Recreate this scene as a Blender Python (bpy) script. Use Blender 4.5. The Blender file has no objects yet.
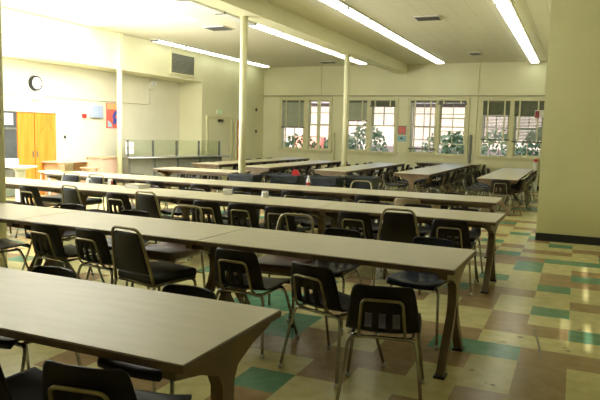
import bpy, bmesh, math, random
from mathutils import Vector, Matrix
random.seed(7)
R = math.radians
sc = bpy.context.scene
col = sc.collection
PI = math.pi

# ------------------------------------------------------------------ materials
def mat(name, color, rough=.5, metal=0., spec=.5, coat=0., emit=None, estr=0., trans=0.):
    m = bpy.data.materials.new(name); m.use_nodes = True
    b = m.node_tree.nodes['Principled BSDF']
    b.inputs['Base Color'].default_value = (*color, 1)
    b.inputs['Roughness'].default_value = rough
    b.inputs['Metallic'].default_value = metal
    b.inputs['Specular IOR Level'].default_value = spec
    b.inputs['Coat Weight'].default_value = coat
    if emit:
        b.inputs['Emission Color'].default_value = (*emit, 1)
        b.inputs['Emission Strength'].default_value = estr
    return m

def noisy(name, c1, c2, scale=8., rough=.5, detail=4., metal=0., bump=0., spec=.5, stretch=(1, 1, 1), lo=.35, hi=.65, coat=0., rvar=0.):
    m = mat(name, c1, rough, metal, spec, coat)
    nt = m.node_tree; b = nt.nodes['Principled BSDF']
    tc = nt.nodes.new('ShaderNodeTexCoord'); mp = nt.nodes.new('ShaderNodeMapping')
    mp.inputs['Scale'].default_value = stretch
    nz = nt.nodes.new('ShaderNodeTexNoise'); nz.inputs['Scale'].default_value = scale; nz.inputs['Detail'].default_value = detail
    cr = nt.nodes.new('ShaderNodeValToRGB')
    cr.color_ramp.elements[0].position = lo; cr.color_ramp.elements[1].position = hi
    cr.color_ramp.elements[0].color = (*c1, 1); cr.color_ramp.elements[1].color = (*c2, 1)
    L = nt.links
    L.new(tc.outputs['Object'], mp.inputs['Vector']); L.new(mp.outputs['Vector'], nz.inputs['Vector'])
    L.new(nz.outputs['Fac'], cr.inputs['Fac']); L.new(cr.outputs['Color'], b.inputs['Base Color'])
    if bump:
        bp = nt.nodes.new('ShaderNodeBump'); bp.inputs['Strength'].default_value = bump; bp.inputs['Distance'].default_value = .01
        L.new(nz.outputs['Fac'], bp.inputs['Height']); L.new(bp.outputs['Normal'], b.inputs['Normal'])
    if rvar:
        mr = nt.nodes.new('ShaderNodeMapRange'); mr.inputs['To Min'].default_value = rough - rvar; mr.inputs['To Max'].default_value = rough + rvar
        L.new(nz.outputs['Fac'], mr.inputs['Value']); L.new(mr.outputs['Result'], b.inputs['Roughness'])
    return m

M = {}
M['wall'] = noisy('cream_wall_paint', (.68, .65, .405), (.72, .69, .445), 1.2, .55)
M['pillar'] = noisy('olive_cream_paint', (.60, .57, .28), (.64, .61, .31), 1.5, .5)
M['trim'] = noisy('cream_trim_paint', (.60, .56, .32), (.66, .62, .36), 6, .45)
M['rail_wood'] = noisy('olive_picture_rail', (.34, .31, .16), (.40, .37, .20), 6, .5)  # trim tone darkened, with the shadow under the ledge put into the colour
M['alcove'] = noisy('pale_wall_paint', (.72, .68, .50), (.76, .72, .54), 2, .55)
M['black_rubber'] = noisy('black_rubber', (.008, .008, .008), (.015, .015, .014), 10, .5)
M['tile_cream'] = noisy('cream_vinyl_tile', (.58, .525, .235), (.70, .635, .31), 9, .22, 8, rvar=.05, spec=.17)
M['tile_brown'] = noisy('brown_vinyl_tile', (.33, .225, .10), (.42, .295, .145), 9, .22, 8, rvar=.05, spec=.17)
M['tile_green'] = noisy('green_vinyl_tile', (.11, .265, .145), (.165, .335, .20), 9, .22, 8, rvar=.05, spec=.17)
M['scuff'] = noisy('floor_scuff', (.12, .10, .05), (.22, .18, .09), 30, .5)
M['laminate'] = noisy('beige_laminate', (.51, .455, .30), (.56, .50, .335), 4, .34, 6, stretch=(1, 5, 1), spec=.42)
M['edge'] = noisy('brown_edge_band', (.11, .07, .04), (.17, .11, .06), 12, .4)
M['ped'] = noisy('brown_painted_steel', (.15, .105, .055), (.20, .14, .075), 5, .38, spec=.4)
M['shell'] = noisy('dark_brown_plastic', (.013, .010, .007), (.021, .016, .011), 6, .40, spec=.22)
M['shell_navy'] = noisy('navy_plastic', (.008, .011, .022), (.012, .016, .030), 6, .36, spec=.3)
M['shell_tan'] = noisy('tan_plastic', (.33, .26, .14), (.37, .29, .16), 6, .4)
M['chrome'] = noisy('dull_chrome', (.34, .33, .29), (.44, .42, .37), 20, .26, metal=1)
M['bronze'] = noisy('bronze_tube', (.27, .235, .145), (.34, .295, .185), 20, .34, metal=1)
M['vinyl'] = noisy('brown_vinyl', (.02, .013, .009), (.03, .02, .013), 14, .42, bump=.15)
M['vinyl_black'] = noisy('black_vinyl', (.010, .008, .006), (.016, .013, .011), 14, .42, bump=.15, spec=.3)
M['vinyl_red'] = noisy('maroon_vinyl', (.085, .045, .028), (.11, .058, .036), 14, .5, bump=.15)
M['glide'] = noisy('steel_glide', (.55, .53, .48), (.62, .6, .55), 20, .3, metal=1)
M['diff'] = mat('fluorescent_diffuser', (.9, .9, .9), .4, emit=(.95, 1, .86), estr=5.6)
M['diff_off'] = noisy('unlit_diffuser', (.66, .66, .60), (.7, .7, .64), 5, .35)
M['housing'] = noisy('white_fixture_metal', (.55, .53, .45), (.6, .58, .5), 5, .4)
M['sky_panel'] = mat('skylight_diffuser', (.9, .9, .9), .5, emit=(.97, .99, 1), estr=4)
M['steel'] = noisy('stainless_steel', (.48, .50, .50), (.58, .60, .60), 3, .28, metal=.9, stretch=(1, 12, 1))
M['steel_dark'] = noisy('grey_green_panel', (.25, .25, .19), (.30, .30, .23), 3, .4, metal=.2)
M['post_grey'] = noisy('dark_grey_metal', (.16, .17, .15), (.21, .22, .20), 8, .35, metal=.6)
M['bin'] = noisy('charcoal_plastic', (.026, .032, .036), (.038, .045, .05), 10, .4)
M['grille'] = noisy('grey_grille', (.16, .165, .14), (.21, .215, .185), 20, .5)
M['vent_dark'] = noisy('dark_vent', (.05, .05, .04), (.08, .08, .065), 20, .5)
M['white'] = noisy('white_paint', (.80, .79, .76), (.84, .83, .80), 8, .45)
M['offwhite'] = noisy('ivory_plastic', (.70, .67, .52), (.74, .71, .56), 8, .45)
M['paper'] = noisy('white_paper', (.82, .81, .78), (.86, .85, .82), 9, .6)
M['wood_door'] = noisy('orange_oak_veneer', (.62, .205, .022), (.72, .28, .045), 3, .35, 6, stretch=(1, 6, .5), spec=.3)
M['wood_line'] = noisy('darker_oak_grain', (.40, .11, .012), (.46, .14, .02), 6, .35, spec=.3)
M['wood_tan'] = noisy('tan_wood', (.55, .36, .20), (.62, .42, .25), 3, .45, stretch=(1, 1, 6))
M['pink_box'] = noisy('pinkish_plywood', (.66, .45, .32), (.72, .5, .37), 3, .5)
M['door_grey'] = noisy('dark_grey_door', (.095, .10, .10), (.13, .14, .135), 3, .35, metal=.4)
M['red'] = noisy('red_plastic', (.50, .02, .02), (.58, .035, .03), 9, .35)
M['pale_blue'] = noisy('pale_blue_panel', (.36, .43, .56), (.40, .47, .60), 9, .45)
M['dark_red'] = noisy('dark_maroon', (.22, .02, .03), (.27, .03, .04), 9, .4)
M['poster_red'] = noisy('poster_red', (.72, .10, .08), (.80, .17, .12), 20, .5)
M['poster_orange'] = noisy('poster_orange', (.85, .40, .16), (.88, .48, .2), 20, .5)
M['poster_blue'] = noisy('poster_blue', (.03, .06, .36), (.05, .10, .45), 20, .5)
M['poster_cyan'] = noisy('poster_pale_blue', (.35, .58, .70), (.42, .64, .75), 20, .5)
M['poster_brown'] = noisy('poster_grey_brown', (.24, .18, .14), (.32, .24, .2), 30, .5)
M['poster_teal'] = noisy('poster_teal', (.25, .48, .50), (.32, .55, .56), 20, .5)
M['black'] = noisy('black_plastic', (.012, .012, .012), (.02, .02, .02), 10, .4)
M['exit_green'] = mat('exit_green', (.08, .5, .12), .4, emit=(.15, .9, .25), estr=.45)
M['blind'] = noisy('grey_green_slats', (.36, .38, .27), (.42, .44, .32), 6, .5)
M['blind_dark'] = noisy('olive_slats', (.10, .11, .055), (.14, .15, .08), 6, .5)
M['tape'] = noisy('cream_tape', (.58, .55, .33), (.63, .6, .37), 6, .6)
M['rail_dark'] = noisy('olive_blind_rail', (.085, .085, .04), (.12, .12, .06), 6, .5)
M['leaf'] = noisy('bush_leaves', (.11, .19, .06), (.32, .41, .17), 2.5, .5, 6)
M['leaf_pale'] = noisy('pale_bush_leaves', (.22, .30, .13), (.46, .52, .28), 2.5, .5, 6)
M['bark'] = noisy('bark', (.10, .07, .05), (.16, .12, .08), 8, .8)
M['pavement'] = noisy('pale_pavement', (.36, .36, .37), (.42, .42, .43), 1.5, .8)
M['stucco'] = noisy('pinkish_stucco', (.21, .165, .14), (.25, .20, .17), 2, .8)
M['roof'] = noisy('grey_shingles', (.20, .18, .17), (.27, .25, .23), 6, .8)
M['brick_red'] = noisy('red_wall_paint', (.52, .14, .10), (.6, .2, .14), 3, .7)
M['blue_paint'] = noisy('blue_paint', (.12, .25, .55), (.16, .3, .6), 3, .4)

def ceil_mat():
    m = mat('acoustic_ceiling_tile', (.64, .60, .44), .75)
    nt = m.node_tree; b = nt.nodes['Principled BSDF']; L = nt.links
    tc = nt.nodes.new('ShaderNodeTexCoord'); br = nt.nodes.new('ShaderNodeTexBrick')
    br.offset = 0.; br.inputs['Scale'].default_value = 1.
    br.inputs['Brick Width'].default_value = .305; br.inputs['Row Height'].default_value = .305
    br.inputs['Mortar Size'].default_value = .004
    br.inputs['Color1'].default_value = (.71, .675, .52, 1); br.inputs['Color2'].default_value = (.69, .655, .50, 1)
    br.inputs['Mortar'].default_value = (.52, .49, .36, 1)
    L.new(tc.outputs['Object'], br.inputs['Vector']); L.new(br.outputs['Color'], b.inputs['Base Color'])
    return m
M['ceiling'] = ceil_mat()

def glass_mat(name, tint, gloss):
    m = bpy.data.materials.new(name); m.use_nodes = True; nt = m.node_tree
    for n in list(nt.nodes): nt.nodes.remove(n)
    o = nt.nodes.new('ShaderNodeOutputMaterial'); mx = nt.nodes.new('ShaderNodeMixShader')
    t = nt.nodes.new('ShaderNodeBsdfTransparent'); g = nt.nodes.new('ShaderNodeBsdfGlossy')
    t.inputs['Color'].default_value = (*tint, 1); g.inputs['Roughness'].default_value = .03
    lw = nt.nodes.new('ShaderNodeLayerWeight'); lw.inputs['Blend'].default_value = gloss
    L = nt.links
    L.new(lw.outputs['Fresnel'], mx.inputs['Fac']); L.new(t.outputs[0], mx.inputs[1]); L.new(g.outputs[0], mx.inputs[2])
    L.new(mx.outputs[0], o.inputs['Surface'])
    return m
M['glass'] = glass_mat('window_glass', (.95, .96, .97), .08)
M['guard_glass'] = glass_mat('sneeze_guard_glass', (.90, .93, .88), .10)

# ------------------------------------------------------------------ mesh helpers
class MB:
    def __init__(s): s.bm = bmesh.new()
    def box(s, x0, x1, y0, y1, z0, z1, mi=0, rot=None, bevel=0.):
        vs = [s.bm.verts.new((x, y, z)) for x in (x0, x1) for y in (y0, y1) for z in (z0, z1)]
        idx = [(0, 1, 3, 2), (4, 6, 7, 5), (0, 4, 5, 1), (2, 3, 7, 6), (0, 2, 6, 4), (1, 5, 7, 3)]
        fs = [s.bm.faces.new([vs[i] for i in q]) for q in idx]
        for f in fs: f.material_index = mi
        if rot is not None:
            c = Vector(((x0+x1)/2, (y0+y1)/2, (z0+z1)/2))
            for v in vs: v.co = rot @ (v.co - c) + c
        if bevel:
            es = list({e for f in fs for e in f.edges})
            bmesh.ops.bevel(s.bm, geom=es, offset=bevel, segments=2, affect='EDGES', profile=.5)
        return s
    def tube(s, pts, r, n=8, mi=0, r2=None, closed=False, cap=True):
        P = [Vector(p) for p in pts]; N = len(P); rings = []
        up0 = None
        for i, p in enumerate(P):
            if closed: a = P[i-1]; b = P[(i+1) % N]
            else: a = P[max(0, i-1)]; b = P[min(N-1, i+1)]
            t = (b - a).normalized()
            if up0 is None:
                up0 = t.orthogonal().normalized()
            u = (up0 - t*up0.dot(t)).normalized(); up0 = u
            v = t.cross(u)
            k = 1.
            if 0 < i < N-1:
                c = (P[i]-P[i-1]).normalized().dot((P[i+1]-P[i]).normalized())
                k = 1/max(.6, math.sqrt((1+max(-1, min(1, c)))/2))
            rr = r if r2 is None else r + (r2-r)*i/(N-1)
            rings.append([s.bm.verts.new(p + (u*math.cos(2*PI*j/n) + v*math.sin(2*PI*j/n))*rr*k) for j in range(n)])
        for i in range(N if closed else N-1):
            A = rings[i]; B = rings[(i+1) % N]
            for j in range(n):
                f = s.bm.faces.new((A[j], A[(j+1) % n], B[(j+1) % n], B[j])); f.smooth = True; f.material_index = mi
        if cap and not closed:
            for ring in (rings[0][::-1], rings[-1]):
                f = s.bm.faces.new(ring); f.material_index = mi
        return s
    def lathe(s, prof, cx=0, cy=0, n=20, mi=0):
        rings = []
        for (r_, z) in prof:
            rings.append([s.bm.verts.new((cx+r_*math.cos(2*PI*j/n), cy+r_*math.sin(2*PI*j/n), z)) for j in range(n)])
        for A, B in zip(rings, rings[1:]):
            for j in range(n):
                f = s.bm.faces.new((A[j], A[(j+1) % n], B[(j+1) % n], B[j])); f.smooth = True; f.material_index = mi
        f = s.bm.faces.new(rings[0][::-1]); f.material_index = mi
        f = s.bm.faces.new(rings[-1]); f.material_index = mi
        return s
    def prism(s, pts, axis, a, b, mi=0):
        """polygon pts (2D) extruded along axis ('x','y','z') from a to b"""
        def P(u, v, w): return {'x': (w, u, v), 'y': (u, w, v), 'z': (u, v, w)}[axis]
        A = [s.bm.verts.new(P(u, v, a)) for u, v in pts]; B = [s.bm.verts.new(P(u, v, b)) for u, v in pts]
        n = len(pts)
        fs = [s.bm.faces.new(A[::-1]), s.bm.faces.new(B)]
        for i in range(n): fs.append(s.bm.faces.new((A[i], A[(i+1) % n], B[(i+1) % n], B[i])))
        for f in fs: f.material_index = mi
        return s
    def build(s, name, mats, parent=None, loc=(0, 0, 0), rz=0.):
        bmesh.ops.recalc_face_normals(s.bm, faces=s.bm.faces)
        me = bpy.data.meshes.new(name); s.bm.to_mesh(me); s.bm.free()
        for m_ in (mats if isinstance(mats, (list, tuple)) else [mats]): me.materials.append(m_)
        o = bpy.data.objects.new(name, me); col.objects.link(o)
        o.location = loc; o.rotation_euler = (0, 0, rz)
        if parent: o.parent = parent
        return o

def tag(o, label=None, cat=None, group=None, kind=None):
    if label: o['label'] = label
    if cat: o['category'] = cat
    if group: o['group'] = group
    if kind: o['kind'] = kind
    return o
def empty(name, loc=(0, 0, 0), rz=0.):
    o = bpy.data.objects.new(name, None); col.objects.link(o); o.location = loc; o.rotation_euler = (0, 0, rz)
    o.empty_display_size = .1
    return o
def copy_tree(o, parent=None):
    c = o.copy(); col.objects.link(c)
    if parent: c.parent = parent
    for ch in list(o.children): copy_tree(ch, c)
    return c
def struct(o): o['kind'] = 'structure'; return o
ORD = ['first', 'second', 'third', 'fourth', 'fifth', 'sixth', 'seventh', 'eighth', 'ninth', 'tenth', 'eleventh', 'twelfth', 'thirteenth', 'fourteenth']

# ------------------------------------------------------------------ camera
CAMZ = 1.481
cam_d = bpy.data.cameras.new('camera'); cam = bpy.data.objects.new('camera', cam_d); col.objects.link(cam)
rv = Vector((0.9139575, 0.4050180, 0.0253393)); uv = Vector((-0.0662901, 0.0874035, 0.9939649)); wv = Vector((-0.4003589, 0.9101214, -0.1067318))
mw = Matrix(((rv.x, uv.x, -wv.x, 0), (rv.y, uv.y, -wv.y, 0), (rv.z, uv.z, -wv.z, CAMZ), (0, 0, 0, 1)))
cam.matrix_world = mw
cam_d.sensor_width = 36; cam_d.lens = 37.43; cam_d.clip_start = .05; cam_d.clip_end = 200
sc.camera = cam

# ------------------------------------------------------------------ the room
YB = 19.3; ZC = 3.68; XL = -9.95; XA = -10.72; YR = 15.44; ZS = 2.86; TT = .70
XR = 2.9; YF = -2.6

# floor: one mesh of 12-inch vinyl tiles
TS = .3048; TX = .034; TY = 4.608
OV = {}
def row(j, s, i0=-7):
    for k, c in enumerate(s):
        if c != '.': OV[(i0+k, j)] = 'CBG'.index(c)
row(-6, 'CBCCBBCC'); row(-5, 'CGCCBBBC'); row(-4, 'CCBCCBBC'); row(-3, 'BBBBCCBC')
row(-2, 'GBCBBCBC'); row(-1, 'GCBBGGBB'); row(0, 'CBCBBCCC'); row(1, 'BCCCCBBG'); row(2, 'CBCCCBCC')
row(3, 'CCBCBCGC'); row(4, 'BCCBBCCB'); row(5, 'CBCGBBCC'); row(6, 'CCBCCCGC'); row(7, 'BCCCGCBB')
row(8, 'CCBCCCBG'); row(9, 'CGCBCGCB'); row(10, 'BCCCBGCC'); row(11, 'CBCBBBGG'); row(12, 'CCBCGCCC')
row(13, 'GCCBCBBC'); row(14, 'CBCCBCCB'); row(15, 'CCBGCCGC'); row(16, 'BCCCCBCC'); row(17, 'CGCBCGCC'); row(18, 'CCBCGCBC'); row(19, 'CBCCCBCG')
bm = bmesh.new(); rr = random.Random(3)
i0, i1 = math.floor((XA-.3-TX)/TS), math.ceil((XR-TX)/TS); j0, j1 = math.floor((YF-TY)/TS), math.ceil((YB-TY)/TS)
grid = {}
def gv(i, j):
    if (i, j) not in grid: grid[(i, j)] = bm.verts.new((TX+i*TS, TY+j*TS, 0))
    return grid[(i, j)]
prev = 0
for j in range(j0, j1):
    for i in range(i0, i1):
        f = bm.faces.new((gv(i, j), gv(i+1, j), gv(i+1, j+1), gv(i, j+1)))
        c = OV.get((i, j))
        q = rr.random()
        if c is None: c = prev if q < .28 else rr.choices((0, 1, 2), (.5, .32, .18))[0]
        prev = c
        f.material_index = c
me = bpy.data.meshes.new('floor'); bm.to_mesh(me); bm.free()
for k in ('tile_cream', 'tile_brown', 'tile_green'): me.materials.append(M[k])
fl = bpy.data.objects.new('floor', me); col.objects.link(fl); struct(fl)

# worn scuffs on the floor in the aisle
b = MB(); SC = [(-.218, 5.049), (-.18, 4.881), (-.156, 4.695), (-.141, 4.54), (-.137, 4.391)]
for (xa, ya), (xb, yb) in zip(SC, SC[1:]): b.prism([(xa-.008, ya), (xa+.008, ya), (xb+.008, yb), (xb-.008, yb)], 'z', .0005, .0012)
for k, (x, y) in enumerate([(-.473, 4.996), (-.383, 4.988), (-.202, 5.086), (-.007, 4.872), (.016, 4.739), (.037, 4.68), (-.421, 4.651), (-.394, 4.665), (-.297, 4.844), (-.411, 3.81), (-.369, 3.798), (.116, 5.258), (-.363, 5.77), (-.521, 3.989)]):
    r_ = .006+.005*(k % 3)
    b.prism([(x+r_*1.3*math.cos(a)*(1+.3*math.sin(3*a+k)), y+r_*math.sin(a)) for a in [i*PI/4 for i in range(8)]], 'z', .0005, .0012)
o = b.build('scuff', M['scuff'], fl); o['kind'] = 'stuff'

# ceiling with an opening for the skylight, and the boxed beam
SKX0, SKX1, SKY0, SKY1 = -9.85, -7.10, 2.0, 10.85
b = MB()
b.box(XA-.2, SKX0, YF, YB+.2, ZC, ZC+.12); b.box(SKX1, XR, YF, YB+.2, ZC, ZC+.12)
b.box(SKX0, SKX1, YF, SKY0, ZC, ZC+.12); b.box(SKX0, SKX1, SKY1, YB+.2, ZC, ZC+.12)
struct(b.build('ceiling', M['ceiling']))
struct(MB().box(-5.33, -4.97, YF, YB, 3.40, ZC).build('trim_1', M['wall']))
sk = struct(empty('window_5', (0, 0, 0)))
MB().box(SKX0, SKX1, SKY0, SKY1, ZC+.10, ZC+.13).build('diffuser', M['sky_panel'], sk)
b = MB()
for k in range(1, 5): b.box(SKX0, SKX1, SKY0+(SKY1-SKY0)*k/5-.02, SKY0+(SKY1-SKY0)*k/5+.02, ZC+.06, ZC+.10)
b.build('mullion', M['housing'], sk)

# back wall with four window openings
WIN = [(-9.25, -7.48), (-6.95, -5.27), (-4.82, -3.09), (-2.65, -.91)]
ZSI, ZHE = .95, 2.60
b = MB()
b.box(XA-.2, XR, YB, YB+.2, 0, ZSI); b.box(XA-.2, XR, YB, YB+.2, ZHE, ZC)
xs = [XA-.2] + [q for w_ in WIN for q in w_] + [XR]
for k in range(0, len(xs), 2): b.box(xs[k], xs[k+1], YB, YB+.2, ZSI, ZHE)
struct(b.build('wall_back', M['wall']))
b = MB().box(XL, -.47, YB-.06, YB, 2.70, 2.73)
struct(b.build('trim_2', M['rail_wood']))
for n, x in ((3, -2.85), (4, -7.88)):
    struct(MB().box(x-.06, x+.06, YB-.03, YB, 0, ZC).build('trim_%d' % n, M['wall']))
struct(MB().box(XL, -.47, YB-.02, YB, 0, .12).build('baseboard_back', M['black_rubber']))

# left wall with the deep alcove and soffit above it
b = MB()
b.box(XL-.2, XL, YR, YB, 0, ZC)                       # wall right of the alcove
b.box(XA, XL-.2, YR, YR+.2, 0, ZS)                    # alcove reveal
struct(b.build('wall_left', [M['wall']]))
b = MB()
b.box(XA-.2, XA, YF, 4.8, 0, ZS); b.box(XA-.2, XA, 8.6, YR+.2, 0, ZS)      # alcove back
b.box(XA-.2, XA, 4.8, 8.6, 0, .5); b.box(XA-.2, XA, 4.8, 8.6, 2.5, ZS)
struct(b.build('wall_left_alcove', [M['alcove']]))
struct(MB().box(XA-.2, XL, YF, YR, ZS, ZC).build('wall_left_soffit', M['wall']))
struct(MB().box(XL, XL+.02, YR, YB, 0, .12).build('baseboard_left', M['black_rubber']))

# right: the projecting wall block, side wall, front wall behind the camera
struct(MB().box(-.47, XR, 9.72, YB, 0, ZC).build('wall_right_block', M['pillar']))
struct(MB().box(-.475, XR, 9.70, 9.72, 0, .115).build('baseboard_right', M['black_rubber']))
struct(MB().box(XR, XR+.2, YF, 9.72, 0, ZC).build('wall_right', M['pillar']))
b = MB()
SLX = [(-.02, 0.), (.022, .036), (.15, .19)]
b.box(XA-.2, -.02, YF-.03, YF, 0, ZC); b.box(0., .022, YF-.03, YF, 0, ZC); b.box(.036, .15, YF-.03, YF, 0, ZC); b.box(.19, XR, YF-.03, YF, 0, ZC)
b.box(-.02, 0., YF-.03, YF, 0, 1.50); b.box(-.02, 0., YF-.03, YF, 1.63, ZC); b.box(.022, .036, YF-.03, YF, 0, 1.49); b.box(.022, .036, YF-.03, YF, 1.63, ZC)
b.box(.15, .19, YF-.03, YF, 0, 1.47); b.box(.15, .19, YF-.03, YF, 1.61, 1.77); b.box(.15, .19, YF-.03, YF, 1.91, 1.98); b.box(.15, .19, YF-.03, YF, 2.12, ZC)
struct(b.build('wall_front', M['wall']))

lwin = struct(empty('window_6', (XA, 6.7, .5)))  # unseen window, added to go with the upward fill lamp
b = MB().box(-.15, .03, -1.95, -1.88, 0, 2.).box(-.15, .03, 1.88, 1.95, 0, 2.).box(-.15, .03, -1.88, 1.88, -.04, .03).box(-.15, .03, -1.88, 1.88, 1.97, 2.04)
for q in (-.63, .63): b.box(-.12, -.06, q-.03, q+.03, .03, 1.97)
b.build('frame', M['trim'], lwin)
MB().box(-.095, -.085, -1.88, 1.88, .03, 1.97).build('glass', M['glass'], lwin)
# ------------------------------------------------------------------ windows
wname = ['leftmost window pair', 'second window pair from the left', 'third window pair from the left', 'rightmost window pair']
SASH = [((-9.15, -8.45), (-8.24, -7.55)), ((-6.88, -6.25), (-6.04, -5.34)), ((-4.75, -4.06), (-3.88, -3.16)), ((-2.58, -1.90), (-1.69, -.97))]
RAISED = {(1, 1): .80, (2, 1): .28, (3, 0): .36}      # lower sash pushed up by this much
for w_, (x0, x1) in enumerate(WIN):
    root = struct(empty('window_%d' % (w_+1), ((x0+x1)/2, YB, ZSI)))
    cx = (x0+x1)/2
    def L(x): return x-cx
    b = MB()
    b.box(L(x0)-.07, L(x0)+.03, -.04, .16, -.03, ZHE-ZSI+.03); b.box(L(x1)-.03, L(x1)+.07, -.04, .16, -.03, ZHE-ZSI+.03)
    b.box(L(x0)-.07, L(x1)+.07, -.05, .16, ZHE-ZSI-.03, ZHE-ZSI+.06)
    a0, a1 = SASH[w_][0][1], SASH[w_][1][0]
    b.box(L(a0)+.02, L(a1)-.02, -.03, .16, 0, ZHE-ZSI-.03)
    b.build('frame', M['trim'], root)
    MB().box(L(x0)-.10, L(x1)+.10, -.09, .12, -.05, .012).box(L(x0)-.07, L(x1)+.07, -.03, 0, -.12, -.05).build('sill', M['trim'], root)
    H_ = ZHE-ZSI-.03
    for s_, (p0, p1) in enumerate(SASH[w_]):
        p0 -= .02; p1 += .02
        lift = RAISED.get((w_, s_), 0.)
        mid = H_/2
        for up in (0, 1):
            z0 = .012 + lift if not up else mid
            z1 = mid+.02+lift if not up else H_
            z1 = min(z1, H_)
            yy = .09 if not up else .125
            b = MB()
            fw = .035
            b.box(L(p0), L(p0)+fw, yy, yy+.03, z0, z1); b.box(L(p1)-fw, L(p1), yy, yy+.03, z0, z1)
            b.box(L(p0)+fw, L(p1)-fw, yy, yy+.03, z0, z0+fw); b.box(L(p0)+fw, L(p1)-fw, yy, yy+.03, z1-fw, z1)
            xm = L((p0+p1)/2); zm = (z0+z1)/2
            b.box(xm-.011, xm+.011, yy+.004, yy+.026, z0+fw, z1-fw); b.box(L(p0)+fw, L(p1)-fw, yy+.005, yy+.025, zm-.011, zm+.011)
            so = b.build('sash', M['trim'], root)
            MB().box(L(p0)+.02, L(p1)-.02, yy+.013, yy+.017, z0+.02, z1-.02).build('glass', M['glass'], so)

def blind(x0, x1, zbot, pitch, tilt, m_slat, label, ztop=2.55, closed=0.):
    root = empty('window_blind', ((x0+x1)/2, YB-.005, ztop)); tag(root, label, 'window blind')
    w = (x1-x0)/2
    MB().box(-w, w, -.055, -.005, -.05, .015).build('head_rail', M['rail_dark'], root)
    b = MB(); z = -.07; n = 0
    zb = zbot-ztop
    while z > zb+.03:
        c_ = -z < closed
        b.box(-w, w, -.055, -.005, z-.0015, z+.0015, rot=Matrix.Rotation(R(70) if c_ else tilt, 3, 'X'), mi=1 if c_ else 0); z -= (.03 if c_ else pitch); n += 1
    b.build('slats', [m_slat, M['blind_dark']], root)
    MB().box(-w-.03, w+.03, -.05, -.01, zb-.012, zb+.03).build('bottom_rail', M['rail_dark'], root)
    for t in (-.62, .62):
        MB().box(t*w-.022, t*w+.022, -.062, -.059, zb, .01).build('tape', M['tape'], root)
    return root
blind(-9.20, -8.42, 1.66, .034, R(62), M['blind'], 'grey venetian blind half lowered over the leftmost window sash')
blind(-6.98, -6.22, 1.91, .034, R(68), M['blind'], 'pale grey blind lowered a third beside the white column')
blind(-6.09, -5.30, 2.38, .03, R(70), M['blind_dark'], 'olive blind pulled up in a thick stack beside the wall posters')
blind(-4.80, -4.02, 1.08, .060, R(6), M['blind'], 'open slat blind lowered almost to the sill right of the wall posters')
blind(-3.93, -3.12, 2.46, .03, R(70), M['blind_dark'], 'olive blind pulled up thin in the window above the wall table')
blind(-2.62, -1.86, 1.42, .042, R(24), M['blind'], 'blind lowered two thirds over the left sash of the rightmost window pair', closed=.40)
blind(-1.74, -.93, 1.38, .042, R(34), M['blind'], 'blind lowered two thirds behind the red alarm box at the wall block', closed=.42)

# outside the windows
gr = MB().box(-40, 25, YB+.25, 70, -.4, -.3).build('ground_outside', M['pavement']); struct(gr)
def bush(x, y, rad, h, m, label, n=620):
    root = empty('bush', (x, y, -.3)); tag(root, label, 'bush', 'bushes outside the windows')
    r_ = random.Random(int(x*100)); bm_ = MB()
    for k in range(n):
        u = r_.uniform(-1, 1); a = r_.uniform(0, 2*PI); q = r_.uniform(.55, 1)**.5
        s = math.sqrt(1-u*u)
        p = Vector((rad*1.15*q*s*math.cos(a), rad*q*s*math.sin(a), h/2+h/2*q*u))
        d = Vector((r_.uniform(-1, 1), r_.uniform(-1, 1), r_.uniform(-1, 1))).normalized(); e = d.orthogonal().normalized(); L_ = r_.uniform(.06, .12)
        v = [bm_.bm.verts.new(p + d*L_), bm_.bm.verts.new(p + e*L_*.5), bm_.bm.verts.new(p - d*L_), bm_.bm.verts.new(p - e*L_*.5)]
        bm_.bm.faces.new(v)
    bm_.build('foliage', m, root)
    b_ = MB()
    for k in range(4):
        a = k*1.7
        b_.tube([(0, 0, 0), (.15*math.cos(a)*rad, .15*math.sin(a)*rad, h*.3), (.5*math.cos(a)*rad, .5*math.sin(a)*rad, h*.7)], .03, 6, r2=.01)
    b_.build('stem', M['bark'], root)
bush(-9.4, 21.3, .75, 1.75, M['leaf'], 'green bush seen under the blind of the leftmost window')
bush(-8.35, 22.6, .6, 1.9, M['leaf'], 'bush seen through the right half of the leftmost window pair')
bush(-6.9, 21.5, .7, 2.15, M['leaf_pale'], 'pale bush seen just right of the white column')
bush(-5.9, 23.6, .6, 1.30, M['leaf_pale'], 'low pale bush seen in the opened sash beside the wall posters')
bush(-4.4, 22.8, .75, 2.0, M['leaf_pale'], 'yellowish bush seen through the third window pair, left sash')
bush(-3.55, 21.2, .6, 2.0, M['leaf'], 'green bush seen above the wall table by the third window pair')
bush(-2.45, 22.4, .7, 2.1, M['leaf_pale'], 'pale bush behind the rightmost window pair, left sash')
bush(-1.05, 21.4, .6, 2.2, M['leaf'], 'dark green bush behind the rightmost window pair, right sash')
bd = empty('building', (-5, 34, -.3)); tag(bd, 'pinkish building outside beyond the bushes', 'building')
MB().box(-16, 14, 0, 6, 0, 3.6).build('wall', M['stucco'], bd)
MB().prism([(-.8, 3.5), (6.8, 3.5), (3, 5.0)], 'x', -16.5, 14.5).build('roof', M['roof'], bd)
lw = MB().box(-12.2, -10.75, 27, 27.3, -.3, 1.3).build('garden_wall', M['brick_red']); tag(lw, 'low red wall outside, seen through the leftmost window pair', 'wall')

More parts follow.
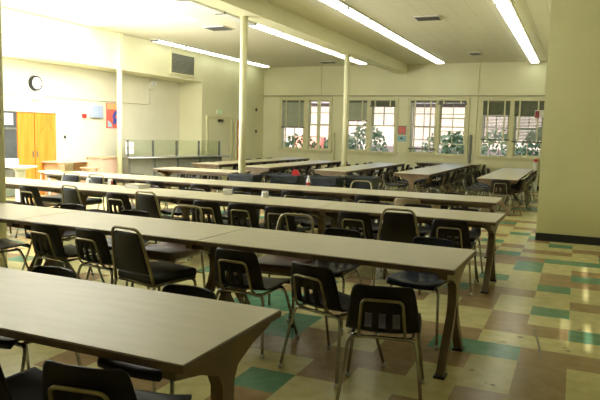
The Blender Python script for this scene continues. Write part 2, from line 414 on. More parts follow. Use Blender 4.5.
# ------------------------------------------------------------------ doors and fittings on the left
def door_leaf(n, y0, y1, z1, x, m, hy):
    root = struct(empty('door_%d' % n, (x, (y0+y1)/2, 0))); h = (y1-y0)/2
    MB().box(0, .035, -h+.006, h-.006, .01, z1).build('panel', m, root)
    return root, h
d, h = door_leaf(1, 9.02, 9.56, 1.78, XA, M['door_grey'], 0)
b = MB()
for k in range(5): b.box(.035, .05, -h+.04, h-.10, 1.50+.05*k, 1.535+.05*k)
b.build('louvre', M['white'], d)
MB().box(.035, .045, -h+.02, h-.02, 1.40, 1.44).build('rail', M['steel'], d)
MB().box(.035, .09, -h+.03, h-.03, .66, .72).build('push_bar', M['steel'], d)
MB().box(.035, .042, -h+.02, h-.02, .02, .58).build('kick_plate', M['steel'], d)
d, h = door_leaf(2, 9.58, 10.02, 1.765, XA, M['wood_door'], 0)
MB().box(.035, .055, h-.06, h-.035, .82, .95).build('pull', M['post_grey'], d)
d, h = door_leaf(3, 10.035, 10.63, 1.765, XA, M['wood_door'], 0)
MB().box(.035, .055, -h+.035, -h+.06, .82, .95).build('pull', M['post_grey'], d)
b = MB()
for sx in (-1, 1):
    b.tube([(.036, .06+sx*.04, 1.76), (.036, .06+sx*.05, 1.6), (.036, .06+sx*.10, 1.45), (.036, .06+sx*.2, 1.38)], .006, 5)
b.build('grain', M['wood_line'], d)
struct(MB().box(XA, XA+.05, 8.96, 9.02, 0, 1.78).box(XA, XA+.05, 10.63, 10.72, 0, 1.78).box(XA, XA+.05, 8.96, 10.72, 1.78, 1.84).build('trim_6', M['alcove']))
# right-hand door in the left wall
d = struct(empty('door_4', (XL, 16.38, 0)))
MB().box(.0, .03, -.66, .66, 0, 1.84).build('panel', M['wall'], d)
MB().box(0, .06, -.74, -.66, 0, 1.92).box(0, .06, .66, .74, 0, 1.92).box(0, .06, -.66, .66, 1.84, 1.92).build('frame', M['trim'], d)
MB().box(.03, .09, -.10, .12, 1.76, 1.83).build('closer', M['black'], d)
MB().lathe([(.02, 0), (.02, .05)], n=10).build('knob', M['steel'], d).location = (.05, .55, .9)
d = struct(empty('door_5', (XL, 17.55, 0)))
MB().box(0, .05, -.14, .12, 0, 1.82).build('panel', M['wood_door'], d)
MB().box(0, .06, -.20, -.14, 0, 1.88).box(0, .06, .12, .18, 0, 1.88).box(0, .06, -.14, .12, 1.82, 1.88).build('frame', M['trim'], d)
ex = empty('exit_sign', (XL, 16.38, 1.99)); tag(ex, 'small green exit sign above the door in the left wall', 'exit sign')
MB().box(.0, .035, -.15, .15, 0, .12).build('housing', M['offwhite'], ex)
def letters(txt, w, hgt, x, parent, m, nm='lettering', z0=.03):
    seg = {'E': [(0, 0, .25, 1), (0, 0, 1, .2), (0, .4, .8, .6), (0, .8, 1, 1)], 'X': None, 'I': [(.38, 0, .62, 1)], 'T': [(.38, 0, .62, 1), (0, .8, 1, 1)]}
    b = MB(); n = len(txt); cw = w/n
    for k, ch in enumerate(txt):
        y0 = -w/2 + k*cw
        if ch == 'X':
            for q in ((0, 1), (1, 0)):
                ya, yb = y0+cw*.1, y0+cw*.75
                if q[0]: ya, yb = yb, ya
                b.prism([(ya-cw*.08, z0), (ya+cw*.08, z0), (yb+cw*.08, z0+hgt), (yb-cw*.08, z0+hgt)], 'x', x, x+.004)
        else:
            for (u0, v0, u1, v1) in seg[ch]: b.box(x, x+.004, y0+cw*(.1+.65*u0), y0+cw*(.1+.65*u1), z0+hgt*v0, z0+hgt*v1)
    return b.build(nm, m, parent)
letters('EXIT', .24, .07, .035, ex, M['exit_green'])

# soffit grille
g = empty('air_grille', (XL, 14.45, 2.90)); tag(g, 'grey louvred air grille high on the left soffit', 'air grille')
MB().box(0, .03, -.52, .54, .06, .10).box(0, .03, -.52, .54, .60, .64).box(0, .03, -.56, -.52, .06, .64).box(0, .03, .54, .58, .06, .64).build('frame', M['trim'], g)
b = MB()
for k in range(14): b.box(.004, .022, -.52, .54, .105+k*.0355, .128+k*.0355, rot=Matrix.Rotation(R(25), 3, 'Y'))
b.build('louvre', M['grille'], g)

# wall clock
c = empty('wall_clock', (XA, 10.08, 2.40)); tag(c, 'round black-rimmed wall clock above the orange doors', 'clock')
def disc(b, r0, r1, x0, x1, n=28):
    A = [b.bm.verts.new((x0, r0*math.cos(2*PI*j/n), r0*math.sin(2*PI*j/n))) for j in range(n)]
    B = [b.bm.verts.new((x1, r1*math.cos(2*PI*j/n), r1*math.sin(2*PI*j/n))) for j in range(n)]
    for j in range(n): b.bm.faces.new((A[j], A[(j+1) % n], B[(j+1) % n], B[j]))
    b.bm.faces.new(A[::-1]); b.bm.faces.new(B); return b
disc(MB(), .165, .155, 0, .07).build('rim', M['black'], c)
disc(MB(), .124, .124, .07, .076).build('face', M['paper'], c)
MB().box(.077, .080, -.006, .006, 0, .085).build('hour_hand', M['black'], c).rotation_euler = (R(-50), 0, 0)
MB().box(.081, .084, -.004, .004, 0, .12).build('minute_hand', M['black'], c).rotation_euler = (R(40), 0, 0)
o = MB().box(XA, XA+.06, 9.98, 10.20, 2.05, 2.22).build('junction_box', M['white']); tag(o, 'white electrical box on the wall just below the clock', 'electrical box')
o = MB().box(XA, XA+.10, 11.72, 12.10, 1.72, 2.02, bevel=.01).build('wall_cabinet', M['pale_blue']); tag(o, 'pale blue box on the alcove wall left of the poster', 'wall box')
o = MB().box(XA, XA+.05, 11.48, 11.58, 1.71, 1.80).build('fire_alarm', M['red']); tag(o, 'small red fire alarm pull beside the pale blue wall box', 'fire alarm')
o = MB().box(XA, XA+.02, 10.90, 10.95, 1.22, 1.29).build('light_switch', M['black']); tag(o, 'small dark switch on the white wall right of the orange doors', 'switch')
o = MB().tube([(XA+.02, 8.9, 2.13), (XA+.02, 11.5, 2.14), (XA+.02, 13.9, 2.15), (XA+.02, 14.03, 2.18), (XA+.02, 14.03, ZS)], .015, 6).build('conduit', M['alcove']); tag(o, 'thin painted conduit running along the alcove wall below the clock', 'conduit')
sp = empty('emergency_light', (XA, 14.06, 2.66)); tag(sp, 'ivory twin-lamp emergency light on the alcove wall below the soffit', 'emergency light')
MB().box(0, .10, -.10, .10, -.09, .05, bevel=.01).build('housing', M['offwhite'], sp)
for s_ in (-1, 1): disc(MB(), .05, .055, .10, .15, 14).build('lamp', M['white'], sp).location = (0, s_*.07, .06)
# poster on the alcove wall
p = empty('poster', (XA, 12.58, 1.48)); tag(p, 'tall red and blue poster on the alcove wall behind the white column', 'poster')
MB().box(.0, .012, -.27, .27, 0, .62).build('sheet', M['poster_red'], p)
b = MB().box(.012, .014, -.25, .25, .47, .61); b.build('banner', M['poster_orange'], p)
MB().prism([(-.05, .12), (.06, .10), (.12, .22), (.03, .28), (.14, .40), (.05, .45), (-.06, .30), (-.02, .22)], 'x', .012, .015).build('figure', M['poster_blue'], p)
MB().prism([(-.23, .04), (-.05, .03), (-.10, .12), (-.22, .2)], 'x', .012, .015).build('patch', M['poster_cyan'], p)
# posters on the back wall
p = empty('notice', (-5.05, YB, 1.49)); tag(p, 'small brown printed notice on the back wall between windows', 'notice')
MB().box(-.13, .13, -.01, 0, .02, .30).build('sheet', M['poster_brown'], p)
MB().box(-.10, -.01, -.013, -.01, .06, .26).box(.02, .10, -.013, -.01, .06, .26).build('print', M['poster_red'], p)
p = empty('notice', (-5.05, YB, 1.30)); tag(p, 'small teal notice pinned just below the brown one', 'notice')
MB().box(-.14, .14, -.01, 0, 0, .18).build('sheet', M['poster_teal'], p)
MB().box(-.05, .03, -.013, -.01, .07, .12).build('print', M['black'], p)
p = empty('alarm_box', (-1.05, YB-.065, 2.1)); tag(p, 'red and white alarm box on the back wall over the rightmost blind', 'alarm box')
MB().box(-.12, .12, -.06, 0, 0, .20).build('housing', M['offwhite'], p); MB().box(-.11, .0, -.07, -.06, -.02, .18).build('cover', M['dark_red'], p)
fe = empty('fire_extinguisher', (-1.06, YB-.16, 0)); tag(fe, 'white topped red cylinder standing by the wall block under the window', 'fire extinguisher')
MB().lathe([(.055, .55), (.06, .57), (.06, .80), (.04, .83)], n=14).build('cylinder', M['offwhite'], fe); MB().lathe([(.045, .83), (.05, .85), (.05, .89), (.03, .91)], n=14).build('valve', M['red'], fe)
MB().box(-.08, .08, -.08, .08, 0, .55, bevel=.01).build('stand', M['offwhite'], fe)
for (x, z0, z1, lb) in ((-8.22, .3, 1.52, 'vertical painted pipe on the back wall right of the leftmost windows'), (-2.93, .0, 1.55, 'vertical grey pipe on the back wall left of the rightmost windows')):
    x = x if x > -5 else -7.30
    o = MB().tube([(x, YB-.06, z0), (x, YB-.06, z1)], .035, 10).build('wall_pipe', M['trim'] if x < -5 else M['grille']); tag(o, lb, 'pipe')
for (x, y, z, lb) in ((XL, 18.75, 2.22, 'upper small black sensor on the left wall near the back corner'), (XL, 18.75, 1.50, 'lower small black sensor on the left wall near the back corner')):
    o = MB().box(x, x+.04, y-.04, y+.04, z-.05, z+.05, bevel=.01).build('wall_sensor', M['black']); tag(o, lb, 'sensor')

# columns
for k, (x, y, r_, z1, lb) in enumerate(((XL+.03, 11.85, .06, ZS, 'white round column standing in front of the red poster'), (-5.25, 9.42, .062, 3.40, 'cream round column standing beside the leftmost dark bin'),
                          (-5.25, 14.57, .062, 3.40, 'cream round column standing in front of the second window pair'), (-5.46, 4.66, .05, ZC, 'cream round column cut by the left picture edge'))):
    o = MB().lathe([(r_, 0), (r_, z1)], n=20).build('column', M['wall'], loc=(x, y, 0)); struct(o); tag(o, lb, 'column')
    if k == 0: struct(MB().box(XL-.02, XL+.10, 11.78, 11.92, ZS, ZC).build('trim_7', M['wall']))

# ------------------------------------------------------------------ ceiling fixtures
def fixture(loc, lit):
    root = empty('fluorescent_light', loc)
    MB().box(-.125, .125, -.605, .605, -.025, 0).build('housing', M['housing'], root)
    for q in (-.588, .588): MB().box(-.108, .108, q-.018, q+.018, -.062, -.025).build('end_cap', M['grille'], root)
    MB().box(-.105, .105, -.569, .569, -.058, -.026).build('diffuser', M['diff'] if lit else M['diff_off'], root)
    return root
fx_lit = fixture((0, 0, 0), True); fx_off = fixture((0, 0, 0), False)
used = {True: 0, False: 0}
def strip(x, yend, n, nlit, nm):
    for k in range(n):
        lit = k < nlit
        src = fx_lit if lit else fx_off
        o = src if not used[lit] else copy_tree(src)
        used[lit] = 1
        o.location = (x, yend-.61-1.215*k, ZC)
        tag(o, '%s ceiling light, %s from back wall in the %s' % ('lit' if lit else 'unlit', ORD[k], nm), 'ceiling light', 'fluorescent lights in the ' + nm)
strip(-1.25, 19.2, 12, 12, 'rightmost row')
strip(-3.86, 18.9, 12, 12, 'second row from the right')
strip(-6.17, 18.66, 9, 6, 'row left of the boxed beam')
strip(-9.62, 18.85, 5, 5, 'row along the left wall')
def vent(x, y, w, d, label):
    root = empty('ceiling_vent', (x, y, ZC)); tag(root, label, 'ceiling vent', 'ceiling vents')
    MB().box(-w, w, -d, d, -.02, 0).build('frame', M['housing'], root)
    b = MB()
    for k in range(6): b.box(-w+.03, w-.03, -d+.03+k*(2*d-.06)/6, -d+.03+(k+.6)*(2*d-.06)/6, -.03, -.02)
    b.build('louvre', M['vent_dark'], root)
vent(-7.2, 11.8, .26, .24, 'dark ceiling vent left of the boxed beam, near the bright panel')
vent(-2.70, 11.85, .24, .20, 'large dark ceiling vent between the two right rows of lights, nearer one')
vent(-2.60, 17.1, .15, .26, 'dark ceiling vent near the back wall, between the right light rows')
vent(-7.2, 18.2, .24, .22, 'small dark ceiling vent near the back wall left of the beam')

# ------------------------------------------------------------------ serving counter on the left
sv = empty('serving_counter', (-9.55, 13.63, 0), R(-17)); tag(sv, 'stainless serving counter with glass guard along the left alcove', 'serving counter')
HL = 1.52
MB().box(-.42, .12, -HL, HL, .77, .80, bevel=.008).build('top', M['steel'], sv)
b = MB()
for k in range(3): b.tube([(.16+k*.07, -HL-.05, .785), (.16+k*.07, HL+.15, .785)], .014, 8)
b.tube([(.10, HL, .785), (.30, HL+.15, .785)], .014, 6)
b.build('tray_rail', M['steel'], sv)
MB().box(-.40, .05, -HL+.02, HL-.02, .12, .765).build('body', M['steel_dark'], sv)
for k in range(5):
    y = -HL+.04+k*(2*HL-.08)/4
    MB().box(.05, .085, y-.022, y+.022, 0, .77).build('leg', M['post_grey'], sv)
    MB().box(-.02, .015, y-.022, y+.022, .80, 1.20).build('guard_post', M['post_grey'], sv)
    if k < 4: MB().box(-.006, .002, y+.024, y+(2*HL-.08)/4-.024, .84, 1.19).build('guard_glass', M['guard_glass'], sv)
MB().box(-.35, .02, -HL+.02, HL-.02, 1.20, 1.208).build('guard_shelf', M['guard_glass'], sv)
for k, (z, lb) in enumerate(((1.03, 'upper white paper sign on the left end of the glass guard'), (.87, 'lower white paper sign on the left end of the glass guard'))):
    o = MB().box(.006, .012, -HL-.02, -HL+.20, 0, .13).build('paper_sign', M['paper'], loc=sv.location + Vector((0, 0, z)), rz=R(-17)); tag(o, lb, 'paper sign')
# alcove furniture
def desk(loc, label, w, l, h, m_top, m_leg):
    root = empty('desk', loc); tag(root, label, 'desk')
    MB().box(-w/2, w/2, -l/2, l/2, h-.03, h).build('top', m_top, root)
    MB().box(-w/2+.03, w/2-.03, -l/2+.05, -l/2+.22, 0, h-.03).build('side_panel', m_leg, root)
    MB().box(-w/2+.03, w/2-.03, l/2-.09, l/2-.05, 0, h-.03).build('side_panel', m_leg, root)
desk((-10.42, 10.68, 0), 'light wooden desk against the white wall right of the orange doors', .48, 1.0, .73, M['pink_box'], M['wood_tan'])
o = empty('storage_box', (-10.42, 11.85, 0)); tag(o, 'pinkish wooden cabinet left of the white column', 'cabinet')
MB().box(-.25, .22, -.25, .25, 0, .76).build('body', M['pink_box'], o); MB().box(-.27, .25, -.27, .27, .76, .79).build('top', M['wood_tan'], o)
def stool(loc, label, h, m):
    root = empty('stool', loc); tag(root, label, 'stool')
    MB().box(-.15, .15, -.15, .15, h-.03, h, bevel=.008).build('seat', m, root)
    for sx in (-1, 1):
        for sy in (-1, 1): MB().tube([(sx*.10, sy*.10, h-.03), (sx*.15, sy*.15, 0)], .014, 6).build('leg', m, root)
    MB().tube([(-.13, -.13, h*.4), (.13, -.13, h*.4), (.13, .13, h*.4), (-.13, .13, h*.4)], .009, 6, closed=True).build('stretcher', m, root)
stool((-9.72, 10.62, 0), 'small stool standing in front of the wooden desk', .62, M['wood_tan'])
stool((-9.42, 9.18, 0), 'white stool in front of the orange doors', .62, M['white'])
o = empty('pedestal_table', (-9.70, 8.74, 0)); tag(o, 'white pedestal table in front of the orange doors', 'table')
MB().lathe([(.12, .66), (.30, .70), (.31, .72)], n=20).build('top', M['white'], o); MB().lathe([(.14, 0), (.10, .10), (.09, .60), (.12, .66)], n=14).build('pedestal', M['white'], o)
o = MB().box(-.09, .09, -.10, .10, 0, .14, bevel=.02).build('paper_bag', M['paper'], loc=(-9.82, 8.64, .72)); tag(o, 'white bag on the white pedestal table by the orange doors', 'bag')

# ------------------------------------------------------------------ tables
def make_table(L):
    root = empty('cafeteria_table'); W = .76
    x0, x1 = -L/2+.002, L/2-.002
    MB().box(x0+.004, x1-.004, -W/2+.004, W/2-.004, TT-.006, TT, bevel=.002).build('tabletop', M['laminate'], root)
    MB().box(x0, x1, -W/2, W/2, TT-.033, TT-.006, bevel=.003).build('edge_band', M['edge'], root)
    MB().box(x0+.12, x1-.12, -.05, .05, TT-.11, TT-.033).build('beam', M['ped'], root)
    for s in (-1, 1):
        xe = s*(L/2-.075)
        p = MB().prism([(-.36, TT-.033), (-.36, TT-.07), (-.20, TT-.105), (-.075, TT-.155), (-.045, TT-.21), (-.042, .38), (.042, .38), (.045, TT-.21), (.075, TT-.155), (.20, TT-.105), (.36, TT-.07), (.36, TT-.033)], 'x', xe-.028, xe+.028)
        p = p.build('pedestal', M['ped'], root)
        for t in (-1, 1):
            lg = MB().prism([(t*.002, .42), (t*.043, .42), (t*.075, .33), (t*.31, .015), (t*.255, .015), (t*.04, .27)], 'x', xe-.026, xe+.026).build('leg', M['ped'], root)
            MB().box(xe-.035, xe+.035, t*.285-.045, t*.285+.045, 0, .016).build('foot', M['black'], lg)
    return root
protos = {}
def table(L, x, y, rz, label, group):
    if L not in protos: protos[L] = o = make_table(L)
    else: o = copy_tree(protos[L])
    o.location = (x, y, 0); o.rotation_euler = (0, 0, rz)
    tag(o, label, 'table', group)
    return o
ROWN = {'A': 'nearest', 'B': 'second', 'C': 'third', 'D': 'fourth'}
ROWS = {'A': (-1.15, 1.715, 2.42, 2), 'B': (-.60, 3.68, 4.44, 4), 'C': (-.64, 6.01, 6.77, 4), 'D': (-.85, 7.84, 8.60, 4)}
for k, (xr, y0, y1, n) in ROWS.items():
    for i in range(n):
        sl = {'A': 0., 'B': -.022, 'C': -.014, 'D': 0.}[k]
        xc = xr-.915-1.83*i; yc = (y0+y1)/2 + sl*(xc-xr)
        table(1.83, xc, yc, 0 if k in 'AD' else math.atan(sl), 'beige laminate table, %s from right in the %s crosswise row' % (ORD[i] if i else 'first', ROWN[k]), 'tables in the %s crosswise row' % ROWN[k])
table(1.83, -6.88, 10.68, 0, 'beige laminate table standing crosswise alone, left of the dark bins', 'crosswise table by the bins')
LONG = {'H': (-1.37, 12.45, 2.44, 2, 'rightmost lengthwise tables'), 'G': (-3.12, 12.80, 1.83, 3, 'second lengthwise tables from right'), 'F': (-4.79, 12.42, 2.44, 2, 'third lengthwise tables from right'), 'I': (-6.59, 12.36, 2.44, 2, 'fourth lengthwise tables from right'), 'J': (-8.04, 12.62, 1.83, 3, 'leftmost lengthwise tables')}
for k, (x, y0, L, n, nm) in LONG.items():
    for i in range(n):
        table(L, x, y0+L/2+L*i, PI/2, 'beige laminate table, %s back in %s' % (ORD[i], nm), 'tables of ' + nm)
table(1.83, -3.48, 18.82, 0, 'beige laminate table standing crosswise along the back wall under the third window pair', 'table by the back wall')

# ------------------------------------------------------------------ chairs
def shell_mesh():
    prof = [(.215, .398, .175), (.21, .414, .185), (.18, .424, .196), (.10, .420, .203), (.0, .414, .205), (-.10, .412, .203), (-.16, .420, .200), (-.195, .438, .198),
            (-.213, .458, .195), (-.228, .50, .191), (-.238, .548, .187), (-.249, .60, .179), (-.258, .645, .171), (-.264, .677, .163), (-.267, .694, .152), (-.268, .702, .13)]
    fr = [-1, -.9, -.74, -.49, -.29, -.10, .10, .29, .49, .74, .9, 1]
    bm_ = bmesh.new(); V = []
    for i, (y, z, w) in enumerate(prof):
        rowv = []
        for q in fr:
            c = q*q
            if i < 7: p = (q*w, y - (.012*c if i < 2 else 0), z + .016*c - (.01 if i < 2 else 0)*c)
            else: p = (q*w, y + .034*c*min(1, (i-6)/3), z + (.016*c if i < 9 else 0))
            rowv.append(bm_.verts.new(p))
        V.append(rowv)
    for i in range(len(prof)-1):
        for j in range(len(fr)-1):
            if i in (8, 9) and j in (3, 5, 7): continue
            f = bm_.faces.new((V[i][j], V[i][j+1], V[i+1][j+1], V[i+1][j])); f.smooth = True
    bmesh.ops.recalc_face_normals(bm_, faces=bm_.faces)
    bmesh.ops.solidify(bm_, geom=list(bm_.faces), thickness=.011)
    s = MB(); s.bm.free(); s.bm = bm_
    return s
def bez(pts, n=4, rad=.06):
    """round the inner corners of a polyline"""
    P = [Vector(p) for p in pts]; out = [P[0]]
    for a, b_, c in zip(P, P[1:], P[2:]):
        d = min((a-b_).length, (c-b_).length)*.42
        s = b_+(a-b_).normalized()*min(d, rad); e = b_+(c-b_).normalized()*min(d, rad)
        for k in range(n+1):
            t = k/n; out.append((1-t)**2*s + 2*t*(1-t)*b_ + t*t*e)
    out.append(P[-1]); return out
def make_shell(mat_shell, far=False):
    root = empty('school_chair'); n = 5 if far else 8
    shell_mesh().build('seat_shell', mat_shell, root)
    MB().tube(bez([(-.125, -.175, .404), (-.122, -.222, .44), (-.106, -.276, .628), (.106, -.276, .628), (.122, -.222, .44), (.125, -.175, .404)], 4, .032), .008, n).build('back_frame', M['bronze'], root)
    MB().tube(bez([(-.15, .12, .398), (-.17, -.17, .398), (.17, -.17, .398), (.15, .12, .398)]), .010, n).build('seat_frame', M['chrome'], root)
    for sx in (-1, 1):
        for (yt, yb) in ((-.165, -.245), (.12, .245)):
            lg = MB().tube(bez([(sx*.10, yt, .397), (sx*.172, yt, .392), (sx*.186, yt+(yb-yt)*.12, .355), (sx*.228, yb, .012)]), .0115, n, r2=.0095).build('leg', M['chrome'], root)
            if not far: MB().lathe([(.010, .03), (.016, .022), (.017, .006), (.012, 0)], sx*.228, yb, 10).build('glide', M['glide'], lg)
    return root
def pad(x, y0, y1, z0, z1, taper=1., m=None, name='seat', parent=None, lean=0.):
    b_ = MB(); b_.box(-x, x, y0, y1, z0, z1, bevel=.022)
    for v in b_.bm.verts:
        t = (v.co.z-z0)/(z1-z0)
        if taper != 1.: v.co.x *= 1+(taper-1)*t
        v.co.y += lean*t
    for f in b_.bm.faces: f.smooth = True
    return b_.build(name, m, parent)
def make_banquet(vin, hoop=False):
    root = empty('banquet_chair')
    pad(.205, -.20, .22, .40, .465, m=vin, name='seat', parent=root)
    MB().tube([(-.185, -.19, .395), (.185, -.19, .395), (.185, .20, .395), (-.185, .20, .395)], .011, 7, closed=True).build('seat_frame', M['bronze'], root)
    zt = .795
    MB().tube(bez([(-.208, -.205, .40), (-.196, -.225, .50), (-.142, -.285, zt), (.142, -.285, zt), (.196, -.225, .50), (.208, -.205, .40)], 5), .0115, 8).build('back_frame', M['bronze'], root)
    if hoop: pad(.178, -.232, -.200, .47, .655, .84, vin, 'backrest', root, -.035)
    else: pad(.180, -.236, -.200, .47, .765, .745, vin, 'backrest', root, -.052)
    for sx in (-1, 1):
        MB().tube([(sx*.208, -.205, .40), (sx*.222, -.25, .0)], .0115, 7).build('leg', M['bronze'], root)
        MB().tube(bez([(sx*.185, .12, .395), (sx*.2, .19, .385), (sx*.222, .235, 0)]), .0115, 7).build('leg', M['bronze'], root)
    MB().tube([(-.213, -.222, .22), (.213, -.222, .22)], .008, 6).build('stretcher', M['bronze'], root)
    return root
CH = {'shell': (lambda: make_shell(M['shell']), 'dark plastic shell chair'), 'navy': (lambda: make_shell(M['shell_navy']), 'navy plastic shell chair'),
      'tan': (lambda: make_shell(M['shell_tan'], True), 'tan plastic shell chair'), 'far': (lambda: make_shell(M['shell'], True), 'dark plastic shell chair'),
      'banq': (lambda: make_banquet(M['vinyl_black']), 'tall padded bronze-framed chair'), 'hoop': (lambda: make_banquet(M['vinyl_red'], True), 'hoop-backed maroon padded chair')}
CP = {}
def chair(kind, x, y, deg, label, group):
    if kind not in CP: CP[kind] = o = CH[kind][0]()
    else: o = copy_tree(CP[kind])
    o.location = (x, y, 0); o.rotation_euler = (0, 0, R(deg)); tag(o, label, 'chair', group)
    return o
def back_chair(kind, xb, yb, deg, label, group):
    """place a chair by the point under the top of its back"""
    a = R(deg); off = -.27
    return chair(kind, xb + math.sin(a)*off, yb - math.cos(a)*off, deg, label, group)
# near side: facing the table (0 deg), far side: facing the camera (180 deg). lists run from the right to the left
SIDES = {
 ('A', 'near'): [('shell', -1.44, 1.51, 9), ('shell', -1.93, 1.45, -6), ('shell', -2.5, 1.46, -4)],
 ('A', 'far'): [('shell', -1.72, 2.61, 177), ('shell', -2.60, 2.60, 178)],
 ('B', 'near'): [('shell', -.87, 3.07, 12), ('shell', -1.42, 3.36, -18), ('shell', -2.03, 3.53, -4), ('banq', -2.83, 3.45, -12), ('shell', -3.40, 3.66, -7), ('shell', -3.91, 3.70, -7), ('shell', -4.68, 3.62, -14)],
 ('B', 'far'): [('navy', -.96, 4.80, 172), ('shell', -1.72, 4.84, 176), ('hoop', -2.12, 4.74, 180), ('hoop', -3.19, 4.72, 178), ('shell', -3.82, 4.82, 184), ('shell', -4.63, 4.86, 180)],
 ('C', 'near'): [('shell', -1.05, 5.88, 0), ('banq', -1.48, 5.66, 4), ('shell', -2.01, 5.9, 0), ('shell', -2.84, 5.86, -2), ('shell', -3.31, 5.9, 0), ('shell', -3.75, 5.88, 2), ('banq', -4.31, 5.58, -8), ('shell', -5.05, 5.94, 0), ('banq', -5.44, 5.62, -12), ('shell', -6.52, 5.96, 0), ('banq', -7.02, 5.66, -16)],
 ('C', 'far'): [('shell', -1.09, 7.02, 180), ('shell', -1.62, 7.08, 180), ('shell', -2.09, 7.02, 180), ('shell', -2.70, 7.06, 180), ('shell', -3.14, 7.05, 180), ('shell', -3.9, 7.06, 180), ('shell', -4.67, 7.05, 180), ('shell', -5.35, 7.06, 180), ('banq', -6.46, 7.18, 178), ('banq', -6.97, 7.22, 184)],
 ('D', 'near'): [('tan', -1.9, 7.62, 0), ('shell', -2.44, 7.66, 0), ('shell', -3.5, 7.66, 0), ('shell', -4.3, 7.68, 0), ('shell', -5.0, 7.68, 0), ('shell', -5.8, 7.68, 0), ('shell', -6.72, 7.68, 0)],
 ('D', 'far'): [('hoop', -2.88, 8.79, 180), ('far', -1.5, 8.82, 180), ('far', -5.9, 8.84, 180), ('far', -7.0, 8.84, 180)],
}
for (k, side), lst in SIDES.items():
    for i, (kd, x, y, dg) in enumerate(lst):
        lb = '%s, %s from right, %s side of the %s crosswise row' % (CH[kd][1], ORD[i], side, ROWN[k])
        back_chair(kd, x, y, dg, lb, 'chairs on the %s side of the %s crosswise row' % (side, ROWN[k]))
# chairs down both sides of the lengthwise tables, nearest first
def line(k, side, ys, pull=.23):
    x, y0, L, n, nm = LONG[k]
    for i, y in enumerate(ys):
        s = 1 if side == 'right' else -1
        xb = x + s*(.38+pull) + random.uniform(-.01, .04)*s
        for t in range(n):                                   # keep the chair legs clear of the table pedestals
            for pe in (y0+L*t+.075, y0+L*(t+1)-.075):
                dd = y-pe
                if .14 < abs(dd) < .33: y = pe + math.copysign(.34 if abs(dd) > .23 else .12, dd)
        kd = 'far'
        lb = '%s, %s back, %s side of %s' % (CH[kd][1], ORD[i], side, nm)
        back_chair(kd, xb, y, 90*s + random.uniform(-6, 6), lb, 'chairs on the %s side of %s' % (side, nm))
line('H', 'right', [12.95+.62*i for i in range(7)], .11)
line('H', 'left', [13.1+.68*i for i in range(6)], .33)
line('G', 'right', [13.2+.66*i for i in range(8)])
line('G', 'left', [13.05+.70*i for i in range(7)])
line('F', 'right', [12.95+.66*i for i in range(7)])
line('F', 'left', [13.0, 13.75, 15.3, 15.95, 16.6, 17.1])
line('I', 'right', [12.85+.68*i for i in range(7)])
line('I', 'left', [12.9+.72*i for i in range(6)])
line('J', 'right', [13.15+.74*i for i in range(6)])
line('J', 'left', [13.2, 13.85, 15.8, 16.5, 17.2])
back_chair('far', -1.28, 12.30, 0, 'dark plastic shell chair at the near end of the rightmost lengthwise table', 'chair at a table end')
back_chair('far', -2.40, 18.85, 90, 'dark plastic shell chair at the right end of the table by the back wall', 'chair at a table end')
for i, x in enumerate((-6.35, -6.95, -7.5)):
    back_chair('far', x, 11.20, 180, 'dark plastic shell chair, %s from the right behind the lone crosswise table' % ORD[i], 'chairs behind the lone crosswise table')

# ------------------------------------------------------------------ bins and things on the tables
def bin_(x, y, w, d_, label):
    root = empty('waste_bin', (x, y, 0)); tag(root, label, 'bin', 'dark bins behind the fourth row')
    b = MB(); b.prism([(-w/2+.05, 0), (w/2-.05, 0), (w/2-.012, .76), (-w/2+.012, .76)], 'y', -d_/2+.012, d_/2-.012)
    b.build('body', M['bin'], root)
    MB().box(-w/2, w/2, -d_/2, -d_/2+.025, .755, .80, bevel=.006).box(-w/2, w/2, d_/2-.025, d_/2, .755, .80, bevel=.006).box(-w/2, -w/2+.025, -d_/2+.02, d_/2-.02, .755, .80).box(w/2-.025, w/2, -d_/2+.02, d_/2-.02, .755, .80).build('rim', M['bin'], root)
    for s in (-1, 1): MB().tube(bez([(s*(w/2-.03), -d_/2+.0, .70), (s*(w/2-.03), -d_/2-.025, .69), (s*(w/2-.13), -d_/2-.025, .69), (s*(w/2-.13), -d_/2, .70)]), .008, 6).build('handle', M['bin'], root)
bin_(-4.87, 8.86, .46, .34, 'dark grey plastic bin beside the cream column, leftmost of four')
bin_(-4.31, 9.30, .50, .40, 'dark grey plastic bin with a red bag in it, second of four')
bin_(-3.66, 9.28, .54, .40, 'dark grey plastic bin, third from the column')
bin_(-3.17, 9.72, .48, .40, 'dark grey plastic bin behind the hoop-backed chair, rightmost of four')
o = MB().prism([(-.06, .74), (.06, .74), (.05, .82), (.01, .88), (-.05, .885), (-.08, .82)], 'y', -.03, .03).build('red_bag', M['red'], loc=(-4.17, 9.32, 0), rz=.2); tag(o, 'red bag sticking out of the second dark bin', 'bag')
bt = empty('sauce_bottle', (-3.62, 8.52, TT)); tag(bt, 'small white-capped bottle with red label on the fourth row of tables', 'bottle')
MB().lathe([(.026, 0), (.028, .02), (.028, .09), (.018, .115), (.012, .13)], n=14).build('body', M['paper'], bt)
MB().lathe([(.029, .015), (.029, .055)], n=14).build('label', M['red'], bt); MB().lathe([(.014, .13), (.013, .155)], n=12).build('cap', M['white'], bt)
bk = empty('book', (-5.33, 6.72, TT), R(-8)); tag(bk, 'thick pale book lying on the third row of tables', 'book')
MB().box(-.13, .13, -.10, .10, .004, .044).build('pages', M['paper'], bk); MB().box(-.135, .135, -.105, .105, 0, .004).box(-.135, .135, -.105, .105, .044, .05).box(-.135, -.13, -.105, .105, .004, .044).build('cover', M['laminate'], bk)
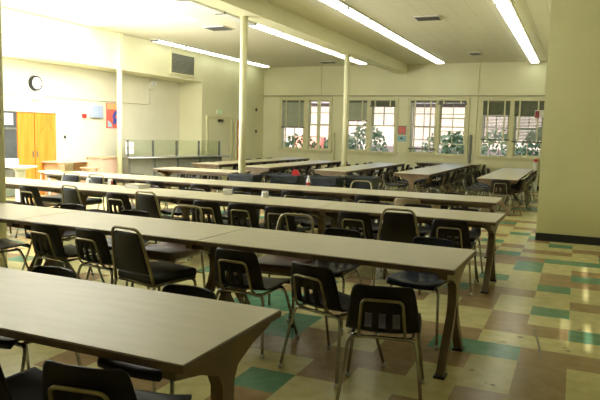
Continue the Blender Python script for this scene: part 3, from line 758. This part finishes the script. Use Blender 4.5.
def carton(x, y, w, d_, h, rz, label, gable=True, side='pale_blue'):
    root = empty('milk_carton', (x, y, TT), R(rz)); tag(root, label, 'carton', 'cartons on the third row of tables')
    MB().box(-w/2, w/2, -d_/2, d_/2, 0, h).build('body', M['paper'], root)
    if gable: MB().prism([(-d_/2, h), (d_/2, h), (.006, h*1.45), (-.006, h*1.45)], 'x', -w/2, w/2).build('gable_top', M['paper'], root)
    MB().box(w/2, w/2+.002, -d_/2+.004, d_/2-.004, .004, h-.004).build('side_label', M[side], root)
carton(-3.93, 6.70, .115, .07, .065, 20, 'white box with a blue side on the third row of tables', False)
carton(-3.39, 6.66, .07, .07, .055, 40, 'pale gabled carton on the third row, right of the white box', True, 'laminate')
carton(-5.86, 6.80, .05, .05, .06, 10, 'small red-sided carton on the third row, left of the thick book', True, 'red')
carton(-6.28, 6.84, .05, .05, .05, 0, 'small white carton on the third row, leftmost of the cartons', True)

# ------------------------------------------------------------------ light
w = bpy.data.worlds.new('world'); sc.world = w; w.use_nodes = True
nt = w.node_tree; bg = nt.nodes['Background']
sky = nt.nodes.new('ShaderNodeTexSky'); sky.sky_type = 'NISHITA'; sky.sun_disc = False; sky.sun_elevation = R(42); sky.sun_rotation = R(200); sky.air_density = 1.0; sky.dust_density = 2.5
nt.links.new(sky.outputs['Color'], bg.inputs['Color']); bg.inputs['Strength'].default_value = .6
sun_d = bpy.data.lights.new('sun', 'SUN'); sun_d.energy = 21; sun_d.angle = R(.3); sun_d.color = (1, .95, .86)
sun = bpy.data.objects.new('sun', sun_d); col.objects.link(sun)
sun.rotation_euler = Vector((0, 1, -.2)).to_track_quat('-Z', 'Y').to_euler()

for (y, e) in ((8.6, 135), (11.6, 150)):      # added area lamps below the skylight, aimed to brighten the alcove
    ad = bpy.data.lights.new('skylight_daylight', 'AREA'); ad.shape = 'RECTANGLE'; ad.size = 2.4; ad.size_y = 2.0; ad.energy = e; ad.color = (1, 1, .98); ad.spread = R(120)
    ao = bpy.data.objects.new('skylight_daylight', ad); col.objects.link(ao); ao.location = (-7.6, min(y, 10.2), 3.45)
    ao.rotation_euler = Vector((-1, .28*(y-8.2), -.62)).to_track_quat('-Z', 'Y').to_euler()

ad = bpy.data.lights.new('window_ground_bounce', 'AREA'); ad.shape = 'RECTANGLE'; ad.size = 3.6; ad.size_y = 1.9; ad.energy = 1150; ad.color = (.96, .98, 1); ad.spread = R(130)  # added uplight at the unseen left window, brightens the ceiling
ao = bpy.data.objects.new('window_ground_bounce', ad); col.objects.link(ao); ao.location = (XA+.06, 6.7, 1.5)
ao.rotation_euler = Vector((1, .5, 1.25)).to_track_quat('-Z', 'Y').to_euler()
ad = bpy.data.lights.new('skylight_downlight', 'AREA'); ad.shape = 'RECTANGLE'; ad.size = 2.2; ad.size_y = 5; ad.energy = 70; ad.color = (.97, .99, 1); ad.spread = R(110)  # added lamp facing down, brightens the left floor for bounce onto the ceiling
ao = bpy.data.objects.new('skylight_downlight', ad); col.objects.link(ao); ao.location = (-8.4, 8.4, ZC-.02)
vs = sc.view_settings
vs.view_transform = 'Standard'; vs.look = 'None'; vs.gamma = 1; vs.use_curve_mapping = False
vs.exposure = -0.37
sc.cycles.max_bounces = 6; sc.cycles.diffuse_bounces = 4; sc.cycles.transparent_max_bounces = 24
sc.cycles.use_denoising = True
